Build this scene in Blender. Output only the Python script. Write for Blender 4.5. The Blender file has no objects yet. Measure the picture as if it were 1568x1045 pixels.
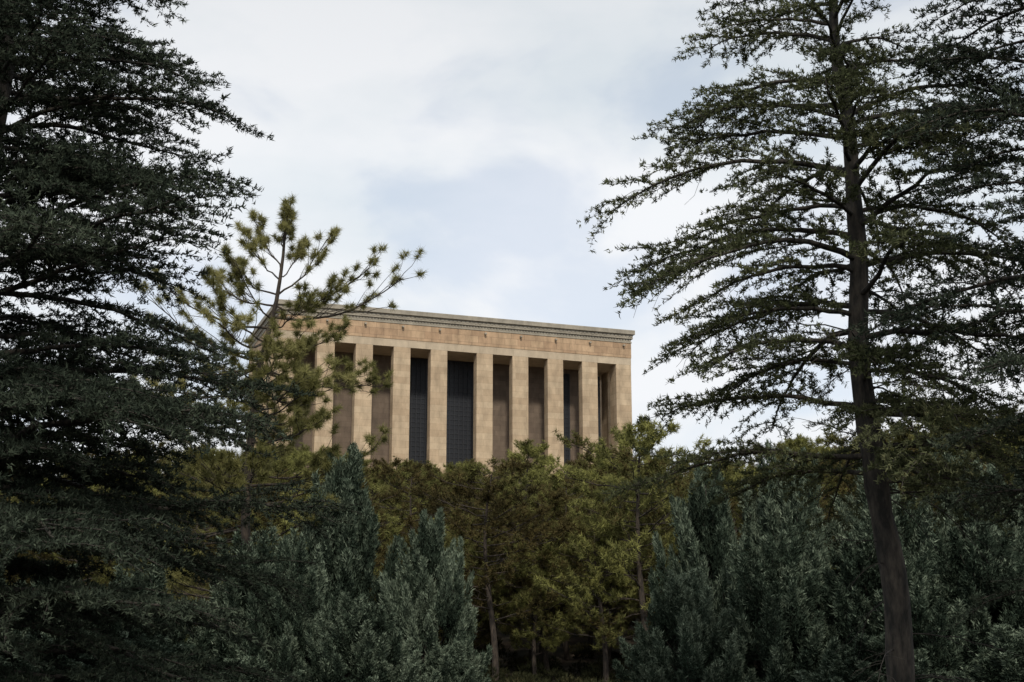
import bpy, math, numpy as np
from mathutils import Vector
rng = np.random.default_rng(7)
scene = bpy.context.scene
COL = scene.collection

# ------------------------------------------------------------------ helpers
def nrm(a):
    return a / np.maximum(np.linalg.norm(a, axis=-1, keepdims=True), 1e-9)

def empty(name, loc=(0, 0, 0)):
    o = bpy.data.objects.new(name, None)
    o.location = loc
    o.empty_display_size = 0.5
    COL.objects.link(o)
    return o

def link(name, me, parent=None, loc=(0, 0, 0)):
    o = bpy.data.objects.new(name, me)
    o.location = loc
    COL.objects.link(o)
    if parent: o.parent = parent
    return o

def mesh_np(name, V, F, mat, smooth=False, tint=None):
    me = bpy.data.meshes.new(name)
    V = np.ascontiguousarray(V, dtype=np.float32); F = np.ascontiguousarray(F, dtype=np.int32)
    m, k = F.shape
    me.vertices.add(len(V)); me.vertices.foreach_set("co", V.ravel())
    me.loops.add(m * k); me.loops.foreach_set("vertex_index", F.ravel())
    me.polygons.add(m)
    me.polygons.foreach_set("loop_start", np.arange(0, m * k, k, dtype=np.int32))
    me.polygons.foreach_set("loop_total", np.full(m, k, dtype=np.int32))
    me.update(calc_edges=True)
    me.polygons.foreach_set("use_smooth", np.full(m, smooth, dtype=bool))
    if tint is not None:
        at = me.attributes.new("tint", 'FLOAT', 'POINT')
        at.data.foreach_set("value", np.ascontiguousarray(tint, dtype=np.float32))
    me.materials.append(mat)
    return me

def mesh_tree(name, V, F, NV, NF, NT, mwood, mleaf):
    me = bpy.data.meshes.new(name)
    nv = len(V)
    VV = np.concatenate([V, NV]).astype(np.float32)
    me.vertices.add(len(VV)); me.vertices.foreach_set("co", VV.ravel())
    loops = np.concatenate([F.ravel(), (NF + nv).ravel()]).astype(np.int32)
    me.loops.add(len(loops)); me.loops.foreach_set("vertex_index", loops)
    q, t = len(F), len(NF)
    me.polygons.add(q + t)
    ls = np.concatenate([np.arange(q) * 4, q * 4 + np.arange(t) * 3]).astype(np.int32)
    lt = np.concatenate([np.full(q, 4), np.full(t, 3)]).astype(np.int32)
    me.polygons.foreach_set("loop_start", ls); me.polygons.foreach_set("loop_total", lt)
    me.polygons.foreach_set("material_index", np.concatenate([np.zeros(q), np.ones(t)]).astype(np.int32))
    me.update(calc_edges=True)
    me.polygons.foreach_set("use_smooth", np.concatenate([np.ones(q, bool), np.zeros(t, bool)]))
    at = me.attributes.new("tint", 'FLOAT', 'POINT')
    at.data.foreach_set("value", np.concatenate([np.zeros(nv), NT]).astype(np.float32))
    me.materials.append(mwood); me.materials.append(mleaf)
    return me

def tubes(paths, radii, sides=5):
    M, K, _ = paths.shape
    t = nrm(np.gradient(paths, axis=1))
    ref = np.zeros_like(t); ref[..., 2] = 1
    steep = np.abs(t[..., 2]) > 0.85
    ref[steep] = (1, 0, 0)
    ref[:] = ref[:, K // 2:K // 2 + 1, :]
    a = nrm(np.cross(t, ref)); b = np.cross(t, a)
    ang = np.arange(sides) / sides * 2 * np.pi
    ring = paths[:, :, None, :] + radii[:, :, None, None] * (np.cos(ang)[None, None, :, None] * a[:, :, None, :] + np.sin(ang)[None, None, :, None] * b[:, :, None, :])
    V = ring.reshape(-1, 3)
    m, k, s = np.meshgrid(np.arange(M), np.arange(K - 1), np.arange(sides), indexing='ij')
    s2 = (s + 1) % sides
    base = m * K * sides
    F = np.stack([base + k * sides + s, base + k * sides + s2, base + (k + 1) * sides + s2, base + (k + 1) * sides + s], -1).reshape(-1, 4)
    return V, F

def join(parts):
    Vs, Fs, n = [], [], 0
    for V, F in parts:
        Vs.append(V); Fs.append(F + n); n += len(V)
    return np.concatenate(Vs), np.concatenate(Fs)

def sample(paths, idx, t):
    K = paths.shape[1]
    f = np.clip(t, 0, 0.9999) * (K - 1)
    i = np.floor(f).astype(int); w = (f - i)[:, None]
    p0 = paths[idx, i]; p1 = paths[idx, i + 1]
    return p0 * (1 - w) + p1 * w, nrm(p1 - p0)

def rotz(v, a):
    c, s = np.cos(a), np.sin(a)
    return np.stack([v[:, 0] * c - v[:, 1] * s, v[:, 0] * s + v[:, 1] * c, v[:, 2]], -1)

def grow(paths, idx, t, ang, length, K, rise, droop, follow=0.25, wob=0.05, r=rng):
    base, tan = sample(paths, idx, t)
    d = rotz(tan, ang); d[:, 2] *= 0.5
    d = nrm(d)
    s = np.linspace(0, 1, K)[None, :, None]
    L = length[:, None, None]
    up = np.array([0, 0, 1.0])[None, None, :]
    P = base[:, None, :] + d[:, None, :] * L * s + up * L * (rise[:, None, None] * s - droop[:, None, None] * s ** 2) + tan[:, None, :] * L * follow * s ** 2
    n = r.normal(size=P.shape) * wob * L * s
    return P + n

def lump(P, sc):
    x, y, z = P[:, 0] * sc, P[:, 1] * sc, P[:, 2] * sc
    return (np.sin(1.7 * x + 1.3 * np.sin(1.1 * z)) * np.sin(1.9 * y + 1.1 * np.sin(0.9 * x)) + np.sin(2.3 * z + 1.5 * np.sin(1.3 * y))) * 0.5

def needles(P, A, k, length, width, spread, r=rng, up=0.0, jit=0.0, tint=None, lsc=0.9, lamp=0.22):
    N = len(P)
    d = A[:, None, :] + spread * r.normal(size=(N, k, 3)); d[..., 2] += up
    d = nrm(d)
    b = P[:, None, :] + jit * r.normal(size=(N, k, 3))
    side = nrm(np.cross(d, r.normal(size=(N, k, 3))))
    l = length * r.uniform(0.65, 1.15, size=(N, k, 1))
    V = np.stack([b - side * width / 2, b + side * width / 2, b + d * l], axis=2).reshape(-1, 3)
    F = np.arange(len(V)).reshape(-1, 3)
    if tint is None: tint = r.uniform(0, 1, N)
    tint = tint + lamp * lump(P, lsc)
    T = np.clip(tint[:, None] + r.normal(size=(N, k)) * 0.10, -0.3, 1.3)
    return V, F, np.repeat(T.ravel(), 3)

# ------------------------------------------------------------------ materials
def new_mat(name):
    m = bpy.data.materials.new(name); m.use_nodes = True
    nt = m.node_tree
    return m, nt, nt.nodes["Principled BSDF"]

def foliage_mat(name, stops, trans=0.15, objvar=0.5):
    m, nt, b = new_mat(name)
    nt.nodes.remove(b)
    at = nt.nodes.new("ShaderNodeAttribute"); at.attribute_name = "tint"
    oi = nt.nodes.new("ShaderNodeObjectInfo")
    m3 = nt.nodes.new("ShaderNodeMath"); m3.operation = 'MULTIPLY_ADD'; m3.inputs[1].default_value = objvar; m3.inputs[2].default_value = -objvar / 2
    nt.links.new(oi.outputs["Random"], m3.inputs[0])
    m4 = nt.nodes.new("ShaderNodeMath"); m4.operation = 'ADD'; m4.use_clamp = True
    nt.links.new(at.outputs["Fac"], m4.inputs[0]); nt.links.new(m3.outputs[0], m4.inputs[1])
    cr = nt.nodes.new("ShaderNodeValToRGB")
    el = cr.color_ramp.elements
    while len(el) < len(stops): el.new(0.5)
    for e, (p, c) in zip(el, stops):
        e.position = p; e.color = (*c, 1)
    nt.links.new(m4.outputs[0], cr.inputs[0])
    out = nt.nodes["Material Output"]
    df = nt.nodes.new("ShaderNodeBsdfDiffuse"); nt.links.new(cr.outputs[0], df.inputs["Color"])
    if trans > 0:
        tr = nt.nodes.new("ShaderNodeBsdfTranslucent"); nt.links.new(cr.outputs[0], tr.inputs["Color"])
        mx = nt.nodes.new("ShaderNodeMixShader"); mx.inputs[0].default_value = trans
        nt.links.new(df.outputs[0], mx.inputs[1]); nt.links.new(tr.outputs[0], mx.inputs[2]); nt.links.new(mx.outputs[0], out.inputs["Surface"])
    else:
        nt.links.new(df.outputs[0], out.inputs["Surface"])
    return m

def bark_mat(name, c1, c2, scale=9):
    m, nt, b = new_mat(name)
    tc = nt.nodes.new("ShaderNodeTexCoord"); mp = nt.nodes.new("ShaderNodeMapping")
    mp.inputs["Scale"].default_value = (1, 1, 0.3)
    nt.links.new(tc.outputs["Object"], mp.inputs[0])
    no = nt.nodes.new("ShaderNodeTexNoise"); no.inputs["Scale"].default_value = scale; no.inputs["Detail"].default_value = 3; no.inputs["Roughness"].default_value = 0.7
    nt.links.new(mp.outputs[0], no.inputs["Vector"])
    cr = nt.nodes.new("ShaderNodeValToRGB"); cr.color_ramp.elements[0].position = 0.38; cr.color_ramp.elements[1].position = 0.65
    cr.color_ramp.elements[0].color = (*c1, 1); cr.color_ramp.elements[1].color = (*c2, 1)
    nt.links.new(no.outputs["Fac"], cr.inputs[0]); nt.links.new(cr.outputs[0], b.inputs["Base Color"])
    bp = nt.nodes.new("ShaderNodeBump"); bp.inputs["Strength"].default_value = 0.8; bp.inputs["Distance"].default_value = 0.03
    nt.links.new(no.outputs["Fac"], bp.inputs["Height"]); nt.links.new(bp.outputs[0], b.inputs["Normal"])
    b.inputs["Roughness"].default_value = 0.9
    return m

def stone_mat(name, c1, c2, mortar, bw, bh, noise_amt=0.25, msize=0.012):
    m, nt, b = new_mat(name)
    tc = nt.nodes.new("ShaderNodeTexCoord"); sp = nt.nodes.new("ShaderNodeSeparateXYZ")
    nt.links.new(tc.outputs["Object"], sp.inputs[0])
    ad = nt.nodes.new("ShaderNodeMath"); ad.operation = 'ADD'
    nt.links.new(sp.outputs["X"], ad.inputs[0]); nt.links.new(sp.outputs["Y"], ad.inputs[1])
    cb = nt.nodes.new("ShaderNodeCombineXYZ"); nt.links.new(ad.outputs[0], cb.inputs["X"]); nt.links.new(sp.outputs["Z"], cb.inputs["Y"])
    br = nt.nodes.new("ShaderNodeTexBrick")
    br.inputs["Scale"].default_value = 1.0; br.inputs["Brick Width"].default_value = bw; br.inputs["Row Height"].default_value = bh
    br.inputs["Mortar Size"].default_value = msize; br.inputs["Mortar Smooth"].default_value = 0.3
    br.inputs["Color1"].default_value = (*c1, 1); br.inputs["Color2"].default_value = (*c2, 1); br.inputs["Mortar"].default_value = (*mortar, 1)
    nt.links.new(cb.outputs[0], br.inputs["Vector"])
    no = nt.nodes.new("ShaderNodeTexNoise"); no.inputs["Scale"].default_value = 1.3; no.inputs["Detail"].default_value = 8; no.inputs["Roughness"].default_value = 0.65
    mp = nt.nodes.new("ShaderNodeMapping"); mp.inputs["Scale"].default_value = (1, 1, 0.45)
    nt.links.new(tc.outputs["Object"], mp.inputs[0]); nt.links.new(mp.outputs[0], no.inputs["Vector"])
    mr = nt.nodes.new("ShaderNodeMapRange"); mr.inputs["From Min"].default_value = 0.3; mr.inputs["From Max"].default_value = 0.7
    mr.inputs["To Min"].default_value = 1 - noise_amt; mr.inputs["To Max"].default_value = 1 + noise_amt
    nt.links.new(no.outputs["Fac"], mr.inputs["Value"])
    hs = nt.nodes.new("ShaderNodeHueSaturation"); nt.links.new(mr.outputs[0], hs.inputs["Value"]); nt.links.new(br.outputs["Color"], hs.inputs["Color"])
    nt.links.new(hs.outputs[0], b.inputs["Base Color"])
    bp = nt.nodes.new("ShaderNodeBump"); bp.inputs["Strength"].default_value = 0.4; bp.inputs["Distance"].default_value = 0.03
    nt.links.new(no.outputs["Fac"], bp.inputs["Height"]); nt.links.new(bp.outputs[0], b.inputs["Normal"])
    b.inputs["Roughness"].default_value = 0.85
    return m

M_cedar_shaded = foliage_mat("cedar_needles_shaded", [(0.0, (0.018, 0.024, 0.018)), (0.5, (0.045, 0.058, 0.041)), (1.0, (0.12, 0.145, 0.100))], trans=0.1, objvar=0)  # darker copy of the cedar needles: shade and edge vignette put into the colour
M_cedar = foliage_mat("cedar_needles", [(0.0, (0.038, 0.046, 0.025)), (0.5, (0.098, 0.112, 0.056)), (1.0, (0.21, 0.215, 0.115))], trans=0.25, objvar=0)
M_pine = foliage_mat("pine_needles_yellowgreen", [(0.0, (0.11, 0.11, 0.04)), (0.5, (0.23, 0.225, 0.085)), (1.0, (0.38, 0.355, 0.16))], trans=0.3, objvar=0)
M_forest = foliage_mat("pine_needles_forest", [(0.0, (0.045, 0.041, 0.019)), (0.36, (0.115, 0.090, 0.038)), (0.56, (0.120, 0.125, 0.046)), (1.0, (0.30, 0.30, 0.10))], trans=0.2, objvar=0.5)
M_cyp = foliage_mat("cypress_foliage", [(0.0, (0.017, 0.025, 0.018)), (0.45, (0.052, 0.074, 0.052)), (1.0, (0.21, 0.255, 0.185))], trans=0.0, objvar=0.3)
M_shrub = foliage_mat("undergrowth_leaves", [(0.0, (0.018, 0.02, 0.011)), (0.5, (0.036, 0.038, 0.019)), (1.0, (0.08, 0.068, 0.035))], trans=0.0, objvar=0)
M_bark = bark_mat("bark_dark", (0.013, 0.012, 0.010), (0.065, 0.055, 0.044))
M_barkp = bark_mat("bark_pine", (0.018, 0.014, 0.011), (0.070, 0.053, 0.039))

# ------------------------------------------------------------------ terrain
def ht(x, y):
    x = np.asarray(x, float); y = np.asarray(y, float)
    t = np.clip((y - 30) / 110, 0, 1)
    z = 21.5 * t ** 2
    s = np.clip((y - 240) / 260, 0, 1); z = z * (1 - s * s * (3 - 2 * s))
    q = np.clip((np.abs(x) - 90) / 200, 0, 1); z = z * (1 - q * q * (3 - 2 * q))
    bump = 0.15 * np.sin(x * 0.31 + 1) * np.sin(y * 0.27) + 0.08 * np.sin(x * 0.9) * np.cos(y * 0.8)
    return z + bump * (t < 0.98)

g = np.sinh(np.linspace(-4.2, 4.2, 221)) / np.sinh(4.2) * 3000
gy = np.concatenate([np.linspace(-1500, -30, 20), np.linspace(-25, 260, 180), np.linspace(270, 3500, 60)])
X, Y = np.meshgrid(g, gy, indexing='ij')
Vt = np.stack([X, Y, ht(X, Y)], -1).reshape(-1, 3)
ny = len(gy)
i, j = np.meshgrid(np.arange(len(g) - 1), np.arange(ny - 1), indexing='ij')
Ft = np.stack([i * ny + j, (i + 1) * ny + j, (i + 1) * ny + j + 1, i * ny + j + 1], -1).reshape(-1, 4)
mg, nt, b = new_mat("forest_floor")
tc = nt.nodes.new("ShaderNodeTexCoord"); no = nt.nodes.new("ShaderNodeTexNoise"); no.inputs["Scale"].default_value = 0.6; no.inputs["Detail"].default_value = 8
nt.links.new(tc.outputs["Object"], no.inputs["Vector"])
cr = nt.nodes.new("ShaderNodeValToRGB"); cr.color_ramp.elements[0].position = 0.4; cr.color_ramp.elements[1].position = 0.68
cr.color_ramp.elements[0].color = (0.018, 0.017, 0.010, 1); cr.color_ramp.elements[1].color = (0.07, 0.048, 0.029, 1)
nt.links.new(no.outputs["Fac"], cr.inputs[0]); nt.links.new(cr.outputs[0], b.inputs["Base Color"]); b.inputs["Roughness"].default_value = 1
link("ground", mesh_np("ground", Vt, Ft, mg, smooth=True))

# ------------------------------------------------------------------ cedar
def cedar(loc, trunk, r0, H, z0, rfun, nprim, seed, mat, sec_sp=0.16, ter_sp=0.085, tuft_sp=0.045, rise=(0.0, 0.5), droopk=0.25, nb=5, bare=0, gap=0.0, nlen=0.075, nwid=0.021, plate=0.0):
    r = np.random.default_rng(seed)
    trunk = np.array(trunk, float)
    zt = np.linspace(0, H, 40)
    tx = np.interp(zt, trunk[:, 2], trunk[:, 0]); ty = np.interp(zt, trunk[:, 2], trunk[:, 1])
    tx += 0.045 * np.sin(zt * 1.1 + seed) + 0.02 * np.sin(zt * 2.7); ty += 0.03 * np.cos(zt * 1.1)
    TP = np.stack([tx, ty, zt], -1)[None]
    tr = r0 * (1 - 0.93 * (zt / H)) ** 0.85 * (1 + 0.05 * r.normal(size=len(zt))); tr[0] *= 1.35; tr[1] *= 1.12
    parts = [tubes(TP, tr[None], 12)]
    n = nprim
    f0 = (np.arange(n) + r.uniform(-0.4, 0.4, n)) / n
    tiers = 15
    f0 = f0 + plate / tiers * np.sin(2 * np.pi * f0 * tiers) / (2 * np.pi)
    h = z0 + (H * 0.985 - z0) * f0
    h = np.clip(h, z0 * 0.95, H * 0.99)
    az = np.arange(n) * 2.399 + r.normal(0, 0.35, n)
    L = np.array([rfun(a) for a in h]) * r.uniform(0.62, 1.12, n)
    f = (h - z0) / (H - z0)
    rs = rise[0] + (rise[1] - rise[0]) * f + r.normal(0, 0.08, n)
    dr = droopk * r.uniform(0.5, 1.4, n)
    K = 12; s = np.linspace(0, 1, K)
    bx = np.interp(h, zt, tx); by = np.interp(h, zt, ty)
    d = np.stack([np.cos(az), np.sin(az)], -1)
    pd = np.stack([-np.sin(az), np.cos(az)], -1)
    cv = r.normal(0, 0.12, n)
    PX = bx[:, None] + L[:, None] * (d[:, :1] * s + pd[:, :1] * cv[:, None] * s ** 2)
    PY = by[:, None] + L[:, None] * (d[:, 1:] * s + pd[:, 1:] * cv[:, None] * s ** 2)
    PZ = h[:, None] + L[:, None] * (rs[:, None] * s - dr[:, None] * s ** 2.2)
    P1 = np.stack([PX, PY, PZ], -1)
    wlk = np.cumsum(r.normal(size=P1.shape), axis=1); wlk -= wlk[:, :1]
    P1 += wlk * 0.008 * L[:, None, None]
    rad1 = (0.009 * L + 0.010)[:, None] * (1 - 0.85 * s)[None, :] * 1.2
    parts.append(tubes(P1, rad1, 6))
    idx, tt, sd = [], [], []
    for q in range(n):
        m = max(4, int(L[q] / sec_sp)); t = np.clip(np.linspace(0.14, 0.98, m) + r.uniform(-0.02, 0.02, m), 0.05, 0.995)
        keep = r.uniform(0, 1, m) > gap
        t = t[keep]; m = len(t)
        idx += [q] * m; tt += list(t); sd += list(np.where(np.arange(m) % 2 == 0, 1, -1))
    idx = np.array(idx); tt = np.array(tt); sd = np.array(sd)
    L2 = L[idx] * (0.09 + 0.34 * (1 - tt) ** 0.8 * np.minimum(1, tt / 0.3)) * r.uniform(0.6, 1.25, len(idx)) + 0.12
    P2 = grow(P1, idx, tt, sd * r.uniform(0.6, 1.15, len(idx)), L2, 6, r.normal(0.10, 0.10, len(idx)), r.uniform(0.05, 0.4, len(idx)), 0.25, 0.03, r)
    rad2 = (0.004 + 0.006 * L2)[:, None] * np.linspace(1, 0.3, 6)[None]
    parts.append(tubes(P2, rad2, 4))
    i3, t3 = [], []
    for q in range(len(idx)):
        m = max(3, int(L2[q] / ter_sp * 1.4)); i3.append(np.full(m, q)); t3.append(np.linspace(0.10, 1, m))
    i3 = np.concatenate(i3); t3 = np.concatenate(t3)
    s3 = np.where(r.uniform(size=len(i3)) < 0.5, 1, -1)
    L3 = (0.08 + 0.17 * r.uniform(size=len(i3))) * (1.15 - 0.5 * t3)
    P3 = grow(P2, i3, t3, s3 * r.uniform(0.2, 1.2, len(i3)), L3, 3, r.normal(0.12, 0.22, len(i3)), r.uniform(0, 0.35, len(i3)), 0.2, 0.03, r)
    sel = r.uniform(size=len(i3)) < 0.4
    parts.append(tubes(P3[sel][:, [0, 2]], np.tile(np.array([0.004, 0.002]), (int(sel.sum()), 1)), 3))
    nt_ = np.maximum(2, (L3 / tuft_sp)).astype(int)
    i4 = np.repeat(np.arange(len(i3)), nt_)
    t4 = r.uniform(0.02, 1, len(i4))
    B, T = sample(P3, i4, t4)
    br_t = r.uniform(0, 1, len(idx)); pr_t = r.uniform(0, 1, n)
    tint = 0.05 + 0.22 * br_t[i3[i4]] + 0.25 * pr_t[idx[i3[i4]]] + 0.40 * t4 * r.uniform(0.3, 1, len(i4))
    i5 = np.repeat(np.arange(len(idx)), np.maximum(3, (L2 / 0.07)).astype(int)); t5 = r.uniform(0.1, 1, len(i5))
    B5, T5 = sample(P2, i5, t5)
    i6 = np.repeat(np.arange(n), np.maximum(6, (L / 0.06)).astype(int)); t6 = 1 - 0.55 * r.uniform(0, 1, len(i6))
    B6, T6 = sample(P1, i6, t6)
    PB = np.concatenate([B, B5, B6]); PT = np.concatenate([T, T5, T6])
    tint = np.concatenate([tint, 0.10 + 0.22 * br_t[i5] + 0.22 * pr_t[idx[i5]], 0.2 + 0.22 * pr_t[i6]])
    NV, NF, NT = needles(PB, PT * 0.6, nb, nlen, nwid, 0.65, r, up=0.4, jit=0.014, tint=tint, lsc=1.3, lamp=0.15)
    if bare:
        nbz = r.uniform(z0 * 0.35, z0 * 1.5, bare); a = r.uniform(0, 2 * np.pi, bare); LL = r.uniform(0.8, 2.6, bare)
        s = np.linspace(0, 1, 8)
        Q = np.stack([np.interp(nbz, zt, tx)[:, None] + np.cos(a)[:, None] * LL[:, None] * s,
                      np.interp(nbz, zt, ty)[:, None] + np.sin(a)[:, None] * LL[:, None] * s,
                      nbz[:, None] + LL[:, None] * (0.15 * s - r.uniform(0.1, 0.6, bare)[:, None] * s ** 2)], -1)
        wl = np.cumsum(r.normal(size=Q.shape), axis=1); wl -= wl[:, :1]
        Q += wl * 0.012 * LL[:, None, None]
        parts.append(tubes(Q, (0.006 + 0.004 * LL)[:, None] * np.linspace(1, 0.25, 8)[None], 5))
        qi = np.repeat(np.arange(bare), 9); qt = r.uniform(0.25, 1, len(qi))
        Q2 = grow(Q, qi, qt, r.uniform(-1.2, 1.2, len(qi)), LL[qi] * r.uniform(0.1, 0.35, len(qi)), 5, r.normal(0, 0.2, len(qi)), r.uniform(0, 0.5, len(qi)), 0.2, 0.05, r)
        parts.append(tubes(Q2, np.tile(np.linspace(0.005, 0.002, 5), (len(qi), 1)), 3))
        nd_ = 150
        qi = r.integers(0, int(n * 0.6), nd_); qt = r.uniform(0.55, 1, nd_)
        Q3 = grow(P1, qi, qt, r.uniform(-1.2, 1.2, nd_), r.uniform(0.2, 0.55, nd_), 6, r.normal(0.1, 0.15, nd_), r.uniform(0.4, 1.0, nd_), 0.1, 0.05, r)
        parts.append(tubes(Q3, np.tile(np.linspace(0.006, 0.0025, 6), (nd_, 1)), 3))
    V, F = join(parts)
    e = empty("cedar_tree", loc)
    link("trunk_and_branches", mesh_np("cedar_wood", V, F, M_bark, True), e)
    link("foliage", mesh_np("cedar_foliage", NV, NF, mat, False, NT), e)
    print("cedar tris", len(NF), "twigs", len(i3))
    return e

def lin(zs, rs):
    return lambda z: float(np.interp(z, zs, rs))

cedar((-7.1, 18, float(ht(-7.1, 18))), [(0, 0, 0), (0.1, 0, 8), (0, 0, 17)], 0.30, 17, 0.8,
      lin([0.5, 3, 4.5, 6.0, 8.2, 9.6, 10.9, 17], [3.5, 4.4, 4.3, 3.85, 3.6, 3.1, 2.7, 0.4]), 235, 3, M_cedar_shaded, rise=(0.02, 0.42), droopk=0.18, plate=0.6)
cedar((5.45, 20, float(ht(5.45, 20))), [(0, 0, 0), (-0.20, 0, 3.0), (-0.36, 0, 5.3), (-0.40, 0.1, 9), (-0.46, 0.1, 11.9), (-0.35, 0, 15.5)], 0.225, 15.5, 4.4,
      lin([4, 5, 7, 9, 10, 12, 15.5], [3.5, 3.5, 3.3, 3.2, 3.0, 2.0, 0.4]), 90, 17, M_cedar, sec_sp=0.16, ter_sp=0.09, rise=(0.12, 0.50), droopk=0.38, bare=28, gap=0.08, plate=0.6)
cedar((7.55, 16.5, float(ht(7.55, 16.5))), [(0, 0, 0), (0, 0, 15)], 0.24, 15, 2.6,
      lin([2.5, 5, 8, 10, 15], [2.4, 3.1, 3.3, 2.6, 0.4]), 98, 23, M_cedar_shaded, sec_sp=0.17, ter_sp=0.095, rise=(0.12, 0.5), droopk=0.3, gap=0.05, plate=0.6)

# ------------------------------------------------------------------ pines
def pine_parts(r, TP, tr, P1, rad1, n2, n3, nd, nlen, nwid, L2s, L3s, t_lo=0.3, spread=0.75, m=3, mt=0.5, along=0.6):
    parts = [tubes(TP, tr, 9), tubes(P1, rad1, 5)]
    n = len(P1)
    L = np.linalg.norm(P1[:, -1] - P1[:, 0], axis=-1)
    idx = np.repeat(np.arange(n), n2); t = np.tile(np.linspace(t_lo, 1, n2), n) + r.uniform(-0.03, 0.03, n * n2)
    t = np.clip(t, 0.05, 1)
    L2 = L2s * (0.45 + 0.75 * (1 - t)) * r.uniform(0.6, 1.3, len(idx)) * np.clip(L[idx] / 2.5, 0.45, 1.4)
    P2 = grow(P1, idx, t, r.choice([-1, 1], len(idx)) * r.uniform(0.15, 1.2, len(idx)), L2, 5, r.normal(0.22, 0.3, len(idx)), -r.uniform(0, 0.35, len(idx)), 0.3, 0.04, r)
    parts.append(tubes(P2, (0.007 + 0.009 * L2)[:, None] * np.linspace(1, 0.4, 5)[None], 4))
    i3 = np.repeat(np.arange(len(idx)), n3); t3 = np.tile(np.linspace(mt, 1, n3), len(idx))
    L3 = L3s * r.uniform(0.5, 1.2, len(i3))
    P3 = grow(P2, i3, t3, r.uniform(-1.2, 1.2, len(i3)), L3, 3, r.normal(0.35, 0.4, len(i3)), -r.uniform(0, 0.2, len(i3)), 0.3, 0.03, r)
    parts.append(tubes(P3[:, [0, 2]], np.tile(np.array([0.008, 0.005]), (len(i3), 1)), 3))
    i4 = np.repeat(np.arange(len(i3)), m); t4 = np.tile(np.linspace(0.6, 1.0, m), len(i3))
    B, T = sample(P3, i4, t4)
    bt = r.uniform(0, 1, len(idx)); pt = r.uniform(0, 1, n)
    tint = 0.05 + 0.3 * bt[i3[i4]] + 0.35 * pt[idx[i3[i4]]] + 0.25 * r.uniform(0, 1, len(i4))
    N = needles(B, T * along, nd, nlen, nwid, spread, r, up=0.12, jit=0.015, tint=tint, lsc=0.7)
    V, F = join(parts)
    return V, F, N

def hero_pine():
    r = np.random.default_rng(5)
    loc = np.array([-6.75, 36.0, float(ht(-6.75, 36))])
    zt = np.array([0, 3, 6, 9, 10.2, 11.4, 12.4, 13.2]); txx = np.array([0, 0.15, 0.0, 0.1, 0.35, 0.6, 0.70, 0.72])
    zz = np.linspace(0, 13.2, 22); TP = np.stack([np.interp(zz, zt, txx), 0.05 * np.sin(zz), zz], -1)[None]
    tr = (0.17 * (1 - zz / 15) ** 0.9 + 0.008)[None]
    def br(z0, end, sag=0.0, K=9):
        p0 = np.array([np.interp(z0, zt, txx), 0, z0]); p1 = np.array(end, float) - np.array([loc[0], 0, 0])
        s = np.linspace(0, 1, K)[:, None]
        p = p0 * (1 - s) + p1 * s; p[:, 2] -= sag * np.sin(np.pi * s[:, 0])
        return p
    B = [br(10.9, (-3.0, -0.4, 11.6), 0.5), br(11.0, (-3.7, 0.6, 12.4), 0.35), br(11.5, (-4.9, -0.5, 12.9), 0.2), br(12.0, (-5.6, 0.3, 13.0), 0.1), br(11.2, (-4.6, 0.2, 11.7), 0.3),
         br(12.0, (-6.7, 0.4, 13.5), 0.1), br(12.6, (-5.9, -0.2, 13.7), 0.05), br(12.6, (-6.3, 0.4, 13.6), 0.05), br(11.9, (-6.9, -0.6, 12.8), 0.1), br(11.2, (-7.9, 0.5, 12.2), 0.3), br(10.6, (-8.9, -0.5, 11.5), 0.3),
         br(9.6, (-4.0, 0.4, 9.4), 0.35), br(9.3, (-4.3, -1.0, 8.8), 0.3), br(10.0, (-8.6, 0.8, 10.6), 0.2), br(10.4, (-4.6, 1.2, 10.8), 0.4), br(9.7, (-9.4, 0, 11.0), 0.3),
         br(10.2, (-7.6, -1.2, 11.2), 0.3), br(9.9, (-5.4, -1.3, 10.2), 0.3), br(11.5, (-7.4, 0.9, 12.5), 0.2), br(10.8, (-7.0, -1.3, 11.9), 0.2), br(10.6, (-5.4, -1.1, 11.1), 0.2),
         br(9.0, (-5.2, -1.4, 9.6), 0.2), br(9.2, (-7.2, -1.5, 10.0), 0.2)]
    for q in range(50):
        z = r.uniform(3.5, 10.3); a = r.uniform(0, 2 * np.pi); l = r.uniform(1.8, 3.4)
        B.append(br(z, (loc[0] + 0.1 + l * np.cos(a), l * np.sin(a), z + l * r.uniform(-0.1, 0.3)), 0.2))
    P1 = np.array(B); w_ = np.cumsum(r.normal(size=P1.shape), axis=1); w_ -= w_[:, :1]; P1 += w_ * 0.035
    L = np.linalg.norm(P1[:, -1] - P1[:, 0], axis=-1)
    rad1 = (0.012 + 0.009 * L)[:, None] * np.linspace(1, 0.3, 9)[None]
    V, F, N = pine_parts(r, TP, tr, P1, rad1, 14, 2, 40, 0.20, 0.014, 0.66, 0.10, t_lo=0.30, spread=1.0, m=2, mt=0.92, along=0.35)
    e = empty("pine_tree", loc)
    link("trunk_and_branches", mesh_np("pine_wood", V, F, M_barkp, True), e)
    link("foliage", mesh_np("pine_foliage", N[0], N[1], M_pine, False, N[2]), e)
    print("hero pine", len(N[1]))
hero_pine()

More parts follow.
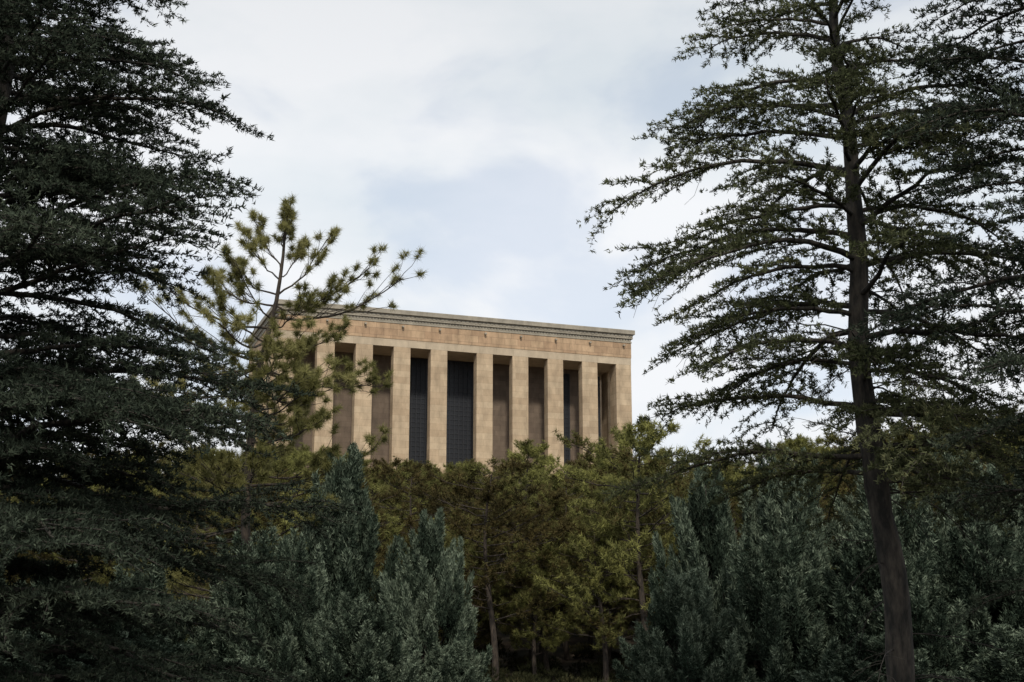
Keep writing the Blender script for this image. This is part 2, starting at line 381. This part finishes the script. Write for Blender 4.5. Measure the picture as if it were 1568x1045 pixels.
def forest_pine(seed, H=9.4, zlo=0.30, nprim=42):
    r = np.random.default_rng(seed)
    zz = np.linspace(0, H * 0.96, 14)
    TP = np.stack([0.2 * np.sin(zz * 0.6 + seed), 0.2 * np.cos(zz * 0.5 + seed), zz], -1)[None]
    tr = (0.14 * (1 - zz / (H * 1.03)) ** 0.8 + 0.01)[None]
    n = nprim
    h = H * (zlo + (0.96 - zlo) * np.linspace(0, 1, n) ** 0.9); az = np.arange(n) * 2.399 + r.normal(0, 0.4, n)
    R = np.interp(h / H, [zlo, 0.5, 0.75, 0.9, 0.97], [2.2, 2.9, 2.7, 1.9, 0.8]) * r.uniform(0.5, 1.25, n)
    s = np.linspace(0, 1, 7)
    P1 = np.stack([0.2 * np.sin(h * 0.6 + seed)[:, None] + np.cos(az)[:, None] * R[:, None] * s, 0.2 * np.cos(h * 0.5 + seed)[:, None] + np.sin(az)[:, None] * R[:, None] * s,
                   h[:, None] + R[:, None] * (0.10 * s + 0.15 * s ** 2)], -1)
    P1 += r.normal(size=P1.shape) * 0.03
    rad1 = (0.010 + 0.009 * R)[:, None] * np.linspace(1, 0.3, 7)[None]
    V, F, N = pine_parts(r, TP, tr, P1, rad1, 8, 4, 13, 0.24, 0.034, 0.62, 0.24, t_lo=0.25, spread=0.95, m=2, mt=0.6, along=0.45)
    return mesh_tree("forest_pine", V, F, *N, M_barkp, M_forest)

variants = [forest_pine(s) for s in (31, 32, 33, 34)]
lowvar = [forest_pine(s, 7.5, 0.22, 34) for s in (41, 42)]
fe = empty("pine_forest")
pts = []
r = np.random.default_rng(99)
tries = 0
while tries < 8000:
    tries += 1
    y = r.uniform(57, 116); x = r.uniform(-1, 1) * (0.42 * y + 4)
    if all((x - a) ** 2 + (y - c) ** 2 > 4.3 ** 2 for a, c in pts): pts.append((x, y))
for k, (x, y) in enumerate(pts):
    z = float(ht(x, y))
    sc = r.choice([0.74, 0.84, 0.90, 0.98, 1.05]) * r.uniform(0.96, 1.04)
    if y > 96: sc *= 1 - 0.36 * (y - 96) / 22
    if -0.10 * y < x < 0.06 * y: sc *= 0.96
    if x > 0.08 * y: sc *= 1.04
    if x > 0.22 * y: sc *= 1.12
    me = variants[r.integers(0, 4)]
    o = link(f"forest_pine_{k}", me, fe, (x, y, z - 0.05)); o.rotation_euler = (0, 0, r.uniform(0, 6.28))
    wx = r.uniform(0.95, 1.2); o.scale = (sc * wx, sc * wx, sc)
p2 = []
tries = 0
while tries < 3000:
    tries += 1
    y = r.uniform(58, 86); x = r.uniform(-1, 1) * (0.40 * y + 3)
    if all((x - a) ** 2 + (y - c) ** 2 > 3.1 ** 2 for a, c in p2) and all((x - a) ** 2 + (y - c) ** 2 > 1.5 ** 2 for a, c in pts): p2.append((x, y))
for k, (x, y) in enumerate(p2):
    o = link(f"young_pine_{k}", lowvar[k % 2], fe, (x, y, float(ht(x, y)) - 0.05)); o.rotation_euler = (0, 0, r.uniform(0, 6.28))
    sc = r.uniform(0.6, 0.9); o.scale = (sc, sc, sc)
print("forest", len(pts), len(p2))

def undergrowth():
    r = np.random.default_rng(77)
    n = 420
    y = r.uniform(38, 72, n); x = r.uniform(-1, 1, n) * (0.42 * y + 3)
    R = r.uniform(0.4, 1.1, n); Hh = r.uniform(0.2, 0.9, n)
    m = 180
    u = nrm(r.normal(size=(n, m, 3))); u[..., 2] = np.abs(u[..., 2])
    rad = r.uniform(0.5, 1, (n, m, 1)) ** 0.5
    P = np.stack([x, y, ht(x, y)], -1)[:, None, :] + u * rad * np.stack([R, R, Hh], -1)[:, None, :]
    N = needles(P.reshape(-1, 3), u.reshape(-1, 3), 3, 0.20, 0.045, 0.6, r, up=0.4, tint=np.repeat(r.uniform(0.1, 0.8, n), m))
    link("undergrowth_shrubs", mesh_np("undergrowth", N[0], N[1], M_shrub, False, N[2]))
undergrowth()

# ------------------------------------------------------------------ cypresses
def cypress_mesh(seed, H=6.5, R=1.8, n=135):
    r = np.random.default_rng(seed)
    u = r.uniform(0, 1, n) ** 0.8
    hb = 0.0 + 0.84 * u
    Rr = R * np.interp(hb, [0, 0.2, 0.45, 0.7, 0.84, 1], [0.95, 1.0, 0.78, 0.42, 0.12, 0.05])
    rad = Rr * np.sqrt(r.uniform(0.1, 1, n)); az = r.uniform(0, 2 * np.pi, n)
    out = np.stack([np.cos(az), np.sin(az), np.zeros(n)], -1)
    L = r.uniform(0.8, 2.1, n) * (1 - 0.25 * hb)
    A = nrm(out * (0.10 + 0.30 * (rad / R))[:, None] + np.array([0, 0, 1.0]) + r.normal(size=(n, 3)) * 0.08)
    B = out * rad[:, None]; B[:, 2] = hb * (H - 1.0)
    m = 340
    s = r.uniform(0, 1, (n, m)) ** 0.9
    pr = (0.08 + 0.10 * L)[:, None] * np.interp(s, [0, 0.3, 0.6, 0.85, 1], [0.6, 1, 0.70, 0.32, 0.02])
    ref = nrm(np.cross(A, np.array([0.3, 0.9, 0.1]))); ref2 = np.cross(A, ref)
    th = r.uniform(0, 2 * np.pi, (n, m)); rr = pr * np.sqrt(r.uniform(0.2, 1, (n, m)))
    rr *= 1 + 0.5 * np.sin(2 * th + 14 * s + r.uniform(0, 6, n)[:, None])
    radial = np.cos(th)[..., None] * ref[:, None, :] + np.sin(th)[..., None] * ref2[:, None, :]
    P = B[:, None, :] + A[:, None, :] * (L[:, None] * s)[..., None] + radial * rr[..., None]
    D = nrm(A[:, None, :] + 0.6 * radial)
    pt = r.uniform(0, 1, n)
    tint = -0.14 + 0.42 * pt[:, None] + 0.65 * s * (rr / pr.clip(1e-3))  # painted highlights on plume tips and rims, painted shade in the gaps
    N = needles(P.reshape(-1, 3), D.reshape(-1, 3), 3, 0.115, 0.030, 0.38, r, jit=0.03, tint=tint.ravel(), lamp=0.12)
    zz = np.linspace(0, H * 0.86, 10)
    TP = np.stack([0.03 * np.sin(zz), 0 * zz, zz], -1)[None]
    parts = [tubes(TP, (0.11 * (1 - zz / H))[None], 8)]
    s = np.linspace(0, 1, 5)[None, :, None]
    st = np.zeros((n, 3)); st[:, 2] = np.maximum(0.1, B[:, 2] - 0.5 * rad)
    W = st[:, None] * (1 - s) + B[:, None] * s + (A * L[:, None])[:, None] * 0.6 * s ** 3
    parts.append(tubes(W, np.tile(np.linspace(0.022, 0.007, 5), (n, 1)), 4))
    V, F = join(parts)
    return mesh_np("cypress_wood", V, F, M_bark, True), mesh_np("cypress_foliage", N[0], N[1], M_cyp, False, N[2])

cv = [cypress_mesh(s) for s in (51, 52, 53)]
cyps = [(-4.2, 35, 1.20, 0.95, 0), (-2.0, 34, 0.93, 0.70, 1), (-5.9, 33.5, 0.86, 1.0, 2), (-3.3, 31.5, 0.60, 0.80, 1), (-1.4, 32.5, 0.42, 0.65, 0), (-4.9, 32, 0.80, 0.7, 2),
        (4.5, 33, 1.10, 0.75, 1), (6.6, 34.5, 1.20, 0.95, 2), (3.7, 30.5, 0.64, 0.75, 0), (5.6, 31, 0.80, 0.9, 2), (9.0, 35, 1.15, 1.1, 0), (11.6, 36, 1.2, 1.1, 1),
        (8.0, 31, 0.84, 1.0, 0), (10.4, 32, 0.86, 1.1, 2), (13.8, 37, 1.3, 1.1, 0),
        (-8.3, 32, 0.72, 1.1, 0), (-10.6, 33, 0.72, 1.1, 1), (-12.8, 34, 0.78, 1.1, 2), (-7.0, 29, 0.46, 1.0, 1), (-9.2, 28.5, 0.45, 1.1, 2), (-5.1, 28.5, 0.38, 0.9, 0), (-11.3, 29, 0.5, 1.1, 0),
        (12.6, 30, 0.68, 1.1, 1), (7.0, 28.5, 0.44, 0.9, 1), (9.8, 28, 0.48, 1.0, 0)]
for k, (x, y, sz, sx, v) in enumerate(cyps):
    e = empty("cypress_tree", (x, y, float(ht(x, y)) - 0.03))
    e.rotation_euler = (0, 0, k * 1.7); e.scale = (sx, sx, sz)
    link("trunk_and_branches", cv[v][0], e); link("foliage", cv[v][1], e)

# ------------------------------------------------------------------ mausoleum building
S_col = stone_mat("travertine_pillar", (0.50, 0.39, 0.262), (0.41, 0.305, 0.198), (0.28, 0.20, 0.13), 2.6, 0.72, 0.25)
S_lint = stone_mat("travertine_pale", (0.51, 0.42, 0.305), (0.45, 0.365, 0.26), (0.33, 0.255, 0.18), 2.1, 0.9, 0.18)
S_red = stone_mat("travertine_red", (0.47, 0.33, 0.205), (0.37, 0.245, 0.15), (0.22, 0.145, 0.095), 1.6, 0.8, 0.3, 0.02)
S_corn = stone_mat("cornice_stone", (0.35, 0.315, 0.25), (0.30, 0.27, 0.215), (0.2, 0.18, 0.15), 1.2, 0.5, 0.2)
S_wall = stone_mat("cella_stone", (0.175, 0.134, 0.10), (0.135, 0.102, 0.077), (0.09, 0.066, 0.05), 1.4, 0.6, 0.25)  # stone colour darkened to carry the shade inside the portico
M_br, ntb, bb = new_mat("bronze_glazing")
bb.inputs["Base Color"].default_value = (0.009, 0.012, 0.018, 1); bb.inputs["Roughness"].default_value = 0.5
M_lat, ntl, bl = new_mat("bronze_lattice")
bl.inputs["Base Color"].default_value = (0.030, 0.033, 0.040, 1); bl.inputs["Roughness"].default_value = 0.6; bl.inputs["Metallic"].default_value = 0.3

class Box:
    def __init__(s): s.V = []; s.F = []; s.n = 0
    def add(s, x0, x1, y0, y1, z0, z1):
        s.V += [(x0, y0, z0), (x1, y0, z0), (x1, y1, z0), (x0, y1, z0), (x0, y0, z1), (x1, y0, z1), (x1, y1, z1), (x0, y1, z1)]
        n = s.n
        s.F += [(n, n + 3, n + 2, n + 1), (n + 4, n + 5, n + 6, n + 7), (n, n + 1, n + 5, n + 4), (n + 1, n + 2, n + 6, n + 5), (n + 2, n + 3, n + 7, n + 6), (n + 3, n, n + 4, n + 7)]
        s.n += 8
    def make(s, name, mat, parent, bevel=0.0):
        me = mesh_np(name, np.array(s.V), np.array(s.F), mat)
        o = link(name, me, parent)
        if bevel:
            m = o.modifiers.new("bevel", 'BEVEL'); m.width = bevel; m.segments = 2
        return o

bld = empty("mausoleum_building", (-25.8, 150, 0.3)); bld.rotation_euler = (0, 0, math.radians(19.6))
ZB, ZC, ZR = 23.2, 38.0, 42.2
cw, gp, cg, cd_ = 1.95, 2.38, 3.5, 1.2
xs = []; x = 0.55
for k in range(10):
    xs.append(x); x += cw + (cg if k == 4 else gp)
xe = xs[-1] + cw
ys = [0.55 + k * (cw + gp) for k in range(5)]
ye = ys[-1] + cw
c = Box()
for k, x in enumerate(xs):
    dd = cw if k in (0, 9) else cd_
    c.add(x, x + cw, ys[0], ys[0] + dd, ZB, ZC); c.add(x, x + cw, ye - dd, ye, ZB, ZC)
for y in ys[1:-1]:
    c.add(xs[0], xs[0] + cd_, y, y + cw, ZB, ZC); c.add(xe - cd_, xe, y, y + cw, ZB, ZC)
c.make("pillars", S_col, bld, 0.05)
c = Box(); c.add(xs[0] + 0.003, xe - 0.003, ys[0] + 0.003, ye - 0.003, ZC, ZC + 0.85); c.make("lintel", S_lint, bld)
c = Box(); c.add(xs[0] - 0.04, xe + 0.04, ys[0] - 0.04, ye + 0.04, ZC + 0.85, ZC + 2.65); c.make("frieze", S_red, bld, 0.03)
c = Box()
z = ZC + 2.65
c.add(xs[0] - 0.10, xe + 0.10, ys[0] - 0.10, ye + 0.10, z, z + 0.20)
c.add(xs[0] - 0.03, xe + 0.03, ys[0] - 0.03, ye + 0.03, z + 0.20, z + 0.50)
c.add(xs[0] - 0.22, xe + 0.22, ys[0] - 0.22, ye + 0.22, z + 0.50, z + 0.66)
c.add(xs[0] - 0.17, xe + 0.17, ys[0] - 0.17, ye + 0.17, z + 0.66, z + 1.02)
c.add(xs[0] - 0.42, xe + 0.42, ys[0] - 0.42, ye + 0.42, z + 1.02, ZR)
c.make("cornice", S_corn, bld, 0.03)
c = Box()
for q in np.arange(xs[0], xe - 0.1, 0.36): c.add(q, q + 0.20, ys[0] - 0.09, ys[0] - 0.031, z + 0.22, z + 0.49)
for q in np.arange(ys[0], ye - 0.1, 0.36): c.add(xs[0] - 0.09, xs[0] - 0.031, q, q + 0.20, z + 0.22, z + 0.49)
for q in np.arange(xs[0] - .1, xe, 0.5): c.add(q, q + 0.34, ys[0] - 0.22, ys[0] - 0.171, z + 0.70, z + 0.99)
for q in np.arange(ys[0] - .1, ye, 0.5): c.add(xs[0] - 0.22, xs[0] - 0.171, q, q + 0.34, z + 0.70, z + 0.99)
c.make("cornice_carving", S_corn, bld)
c = Box()
for x in xs: c.add(x + 0.85, x + 1.07, ys[0] - 0.40, ys[0] - 0.041, ZC + 2.2, ZC + 2.4)
c.make("rain_spouts", S_corn, bld)
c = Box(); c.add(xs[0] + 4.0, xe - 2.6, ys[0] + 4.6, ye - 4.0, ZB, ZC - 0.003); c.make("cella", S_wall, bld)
c = Box(); c.add(xs[0] + 5, xe - 5, ys[0] + 5, ye - 5, ZR, ZR + 0.5); c.make("roof", S_corn, bld)
gl, la = Box(), Box()
yw = ys[0] + 4.6
def window(xa, xb, z0, z1):
    gl.add(xa, xb, yw - 0.08, yw - 0.002, z0, z1)
    for q in np.arange(xa, xb + 0.01, 0.55): la.add(q - 0.05, q + 0.05, yw - 0.16, yw - 0.081, z0, z1)
    for q in np.arange(z0, z1, 0.55): la.add(xa, xb, yw - 0.13, yw - 0.0815, q, q + 0.09)
window(xs[3] + cw + 0.9, xs[4] + 2.1, ZB, ZC - 0.1)
window(xs[4] + cw + 0.6, xs[5] + 2.0, ZB, ZC - 0.1)
window(xs[8] - gp + 0.8, xs[8] - gp + 2.6, ZB, ZC - 0.6)
window(xs[9] - gp + 0.7, xs[9] - gp + 2.2, ZB, ZC - 0.6)
gl.make("glazing", M_br, bld); la.make("lattice", M_lat, bld)
c = Box()
for k in range(5): c.add(-0.3 - 0.4 * k, xe + 0.85 + 0.4 * k, -0.3 - 0.4 * k, ye + 0.8 + 0.4 * k, ZB - 0.3 * (k + 1) - (2.5 if k == 4 else 0), ZB - 0.3 * k - (0.0 if k else 0.002))
c.make("stylobate_steps", S_lint, bld, 0.02)

# ------------------------------------------------------------------ sky and light
w = bpy.data.worlds.new("World"); scene.world = w; w.use_nodes = True
nt = w.node_tree; nt.nodes.clear()
SUN_EL, SUN_ROT = math.radians(44), math.radians(174)
sky = nt.nodes.new("ShaderNodeTexSky"); sky.sky_type = 'NISHITA'; sky.sun_disc = False
sky.sun_elevation = SUN_EL; sky.sun_rotation = SUN_ROT; sky.dust_density = 1.5; sky.air_density = 1.0
b1 = nt.nodes.new("ShaderNodeBackground"); b1.inputs[1].default_value = 0.15
nt.links.new(sky.outputs[0], b1.inputs[0])
tc = nt.nodes.new("ShaderNodeTexCoord"); mp = nt.nodes.new("ShaderNodeMapping"); mp.inputs["Scale"].default_value = (1, 1, 1.7); mp.inputs["Location"].default_value = (0.62, 0.1, 0.05)
nt.links.new(tc.outputs["Generated"], mp.inputs[0])
n1 = nt.nodes.new("ShaderNodeTexNoise"); n1.inputs["Scale"].default_value = 7.0; n1.inputs["Detail"].default_value = 5; n1.inputs["Roughness"].default_value = 0.5; n1.inputs["Distortion"].default_value = 0.3
nt.links.new(mp.outputs[0], n1.inputs["Vector"])
cover = nt.nodes.new("ShaderNodeMapRange"); cover.interpolation_type = 'SMOOTHSTEP'
cover.inputs["From Min"].default_value = 0.35; cover.inputs["From Max"].default_value = 0.55; cover.inputs["To Min"].default_value = 0.70; cover.inputs["To Max"].default_value = 1.0
nt.links.new(n1.outputs["Fac"], cover.inputs["Value"])
n2 = nt.nodes.new("ShaderNodeTexNoise"); n2.inputs["Scale"].default_value = 3.6; n2.inputs["Detail"].default_value = 5; n2.inputs["Roughness"].default_value = 0.55
mp2 = nt.nodes.new("ShaderNodeMapping"); mp2.inputs["Scale"].default_value = (1, 1, 2.2); mp2.inputs["Location"].default_value = (2.3, 1.1, 0.7)
nt.links.new(tc.outputs["Generated"], mp2.inputs[0]); nt.links.new(mp2.outputs[0], n2.inputs["Vector"])
cc = nt.nodes.new("ShaderNodeValToRGB"); cc.color_ramp.elements[0].position = 0.36; cc.color_ramp.elements[1].position = 0.58
cc.color_ramp.elements[0].color = (0.75, 0.81, 0.86, 1); cc.color_ramp.elements[1].color = (0.90, 0.92, 0.95, 1)
nt.links.new(n2.outputs["Fac"], cc.inputs[0])
b2 = nt.nodes.new("ShaderNodeBackground"); nt.links.new(cc.outputs[0], b2.inputs[0])
sz = nt.nodes.new("ShaderNodeSeparateXYZ"); nt.links.new(tc.outputs["Generated"], sz.inputs[0])
el_ = nt.nodes.new("ShaderNodeMapRange"); el_.inputs["From Min"].default_value = 0.33; el_.inputs["From Max"].default_value = 0.55
el_.inputs["To Min"].default_value = 1.02; el_.inputs["To Max"].default_value = 0.82
nt.links.new(sz.outputs["Z"], el_.inputs["Value"]); nt.links.new(el_.outputs[0], b2.inputs[1])
mx = nt.nodes.new("ShaderNodeMixShader"); nt.links.new(cover.outputs[0], mx.inputs[0]); nt.links.new(b1.outputs[0], mx.inputs[1]); nt.links.new(b2.outputs[0], mx.inputs[2])
ow = nt.nodes.new("ShaderNodeOutputWorld"); nt.links.new(mx.outputs[0], ow.inputs[0])

sd = bpy.data.lights.new("sun", 'SUN'); sd.energy = 2.5; sd.angle = math.radians(6); sd.color = (1.0, 0.92, 0.80)
so = bpy.data.objects.new("sun", sd); COL.objects.link(so)
dv = Vector((math.sin(SUN_ROT) * math.cos(SUN_EL), math.cos(SUN_ROT) * math.cos(SUN_EL), math.sin(SUN_EL)))
so.rotation_euler = dv.to_track_quat('Z', 'Y').to_euler(); so.location = (20, -30, 50)

cd = bpy.data.cameras.new("camera"); cd.lens = 50; cd.sensor_width = 36; cd.clip_end = 8000; cd.clip_start = 0.1
co = bpy.data.objects.new("camera", cd); COL.objects.link(co)
co.location = (0, 0, 1.7); co.rotation_euler = (math.radians(90 + 13.5), 0, 0)
scene.camera = co
scene.view_settings.view_transform = 'Standard'; scene.view_settings.look = 'None'; scene.view_settings.exposure = 0
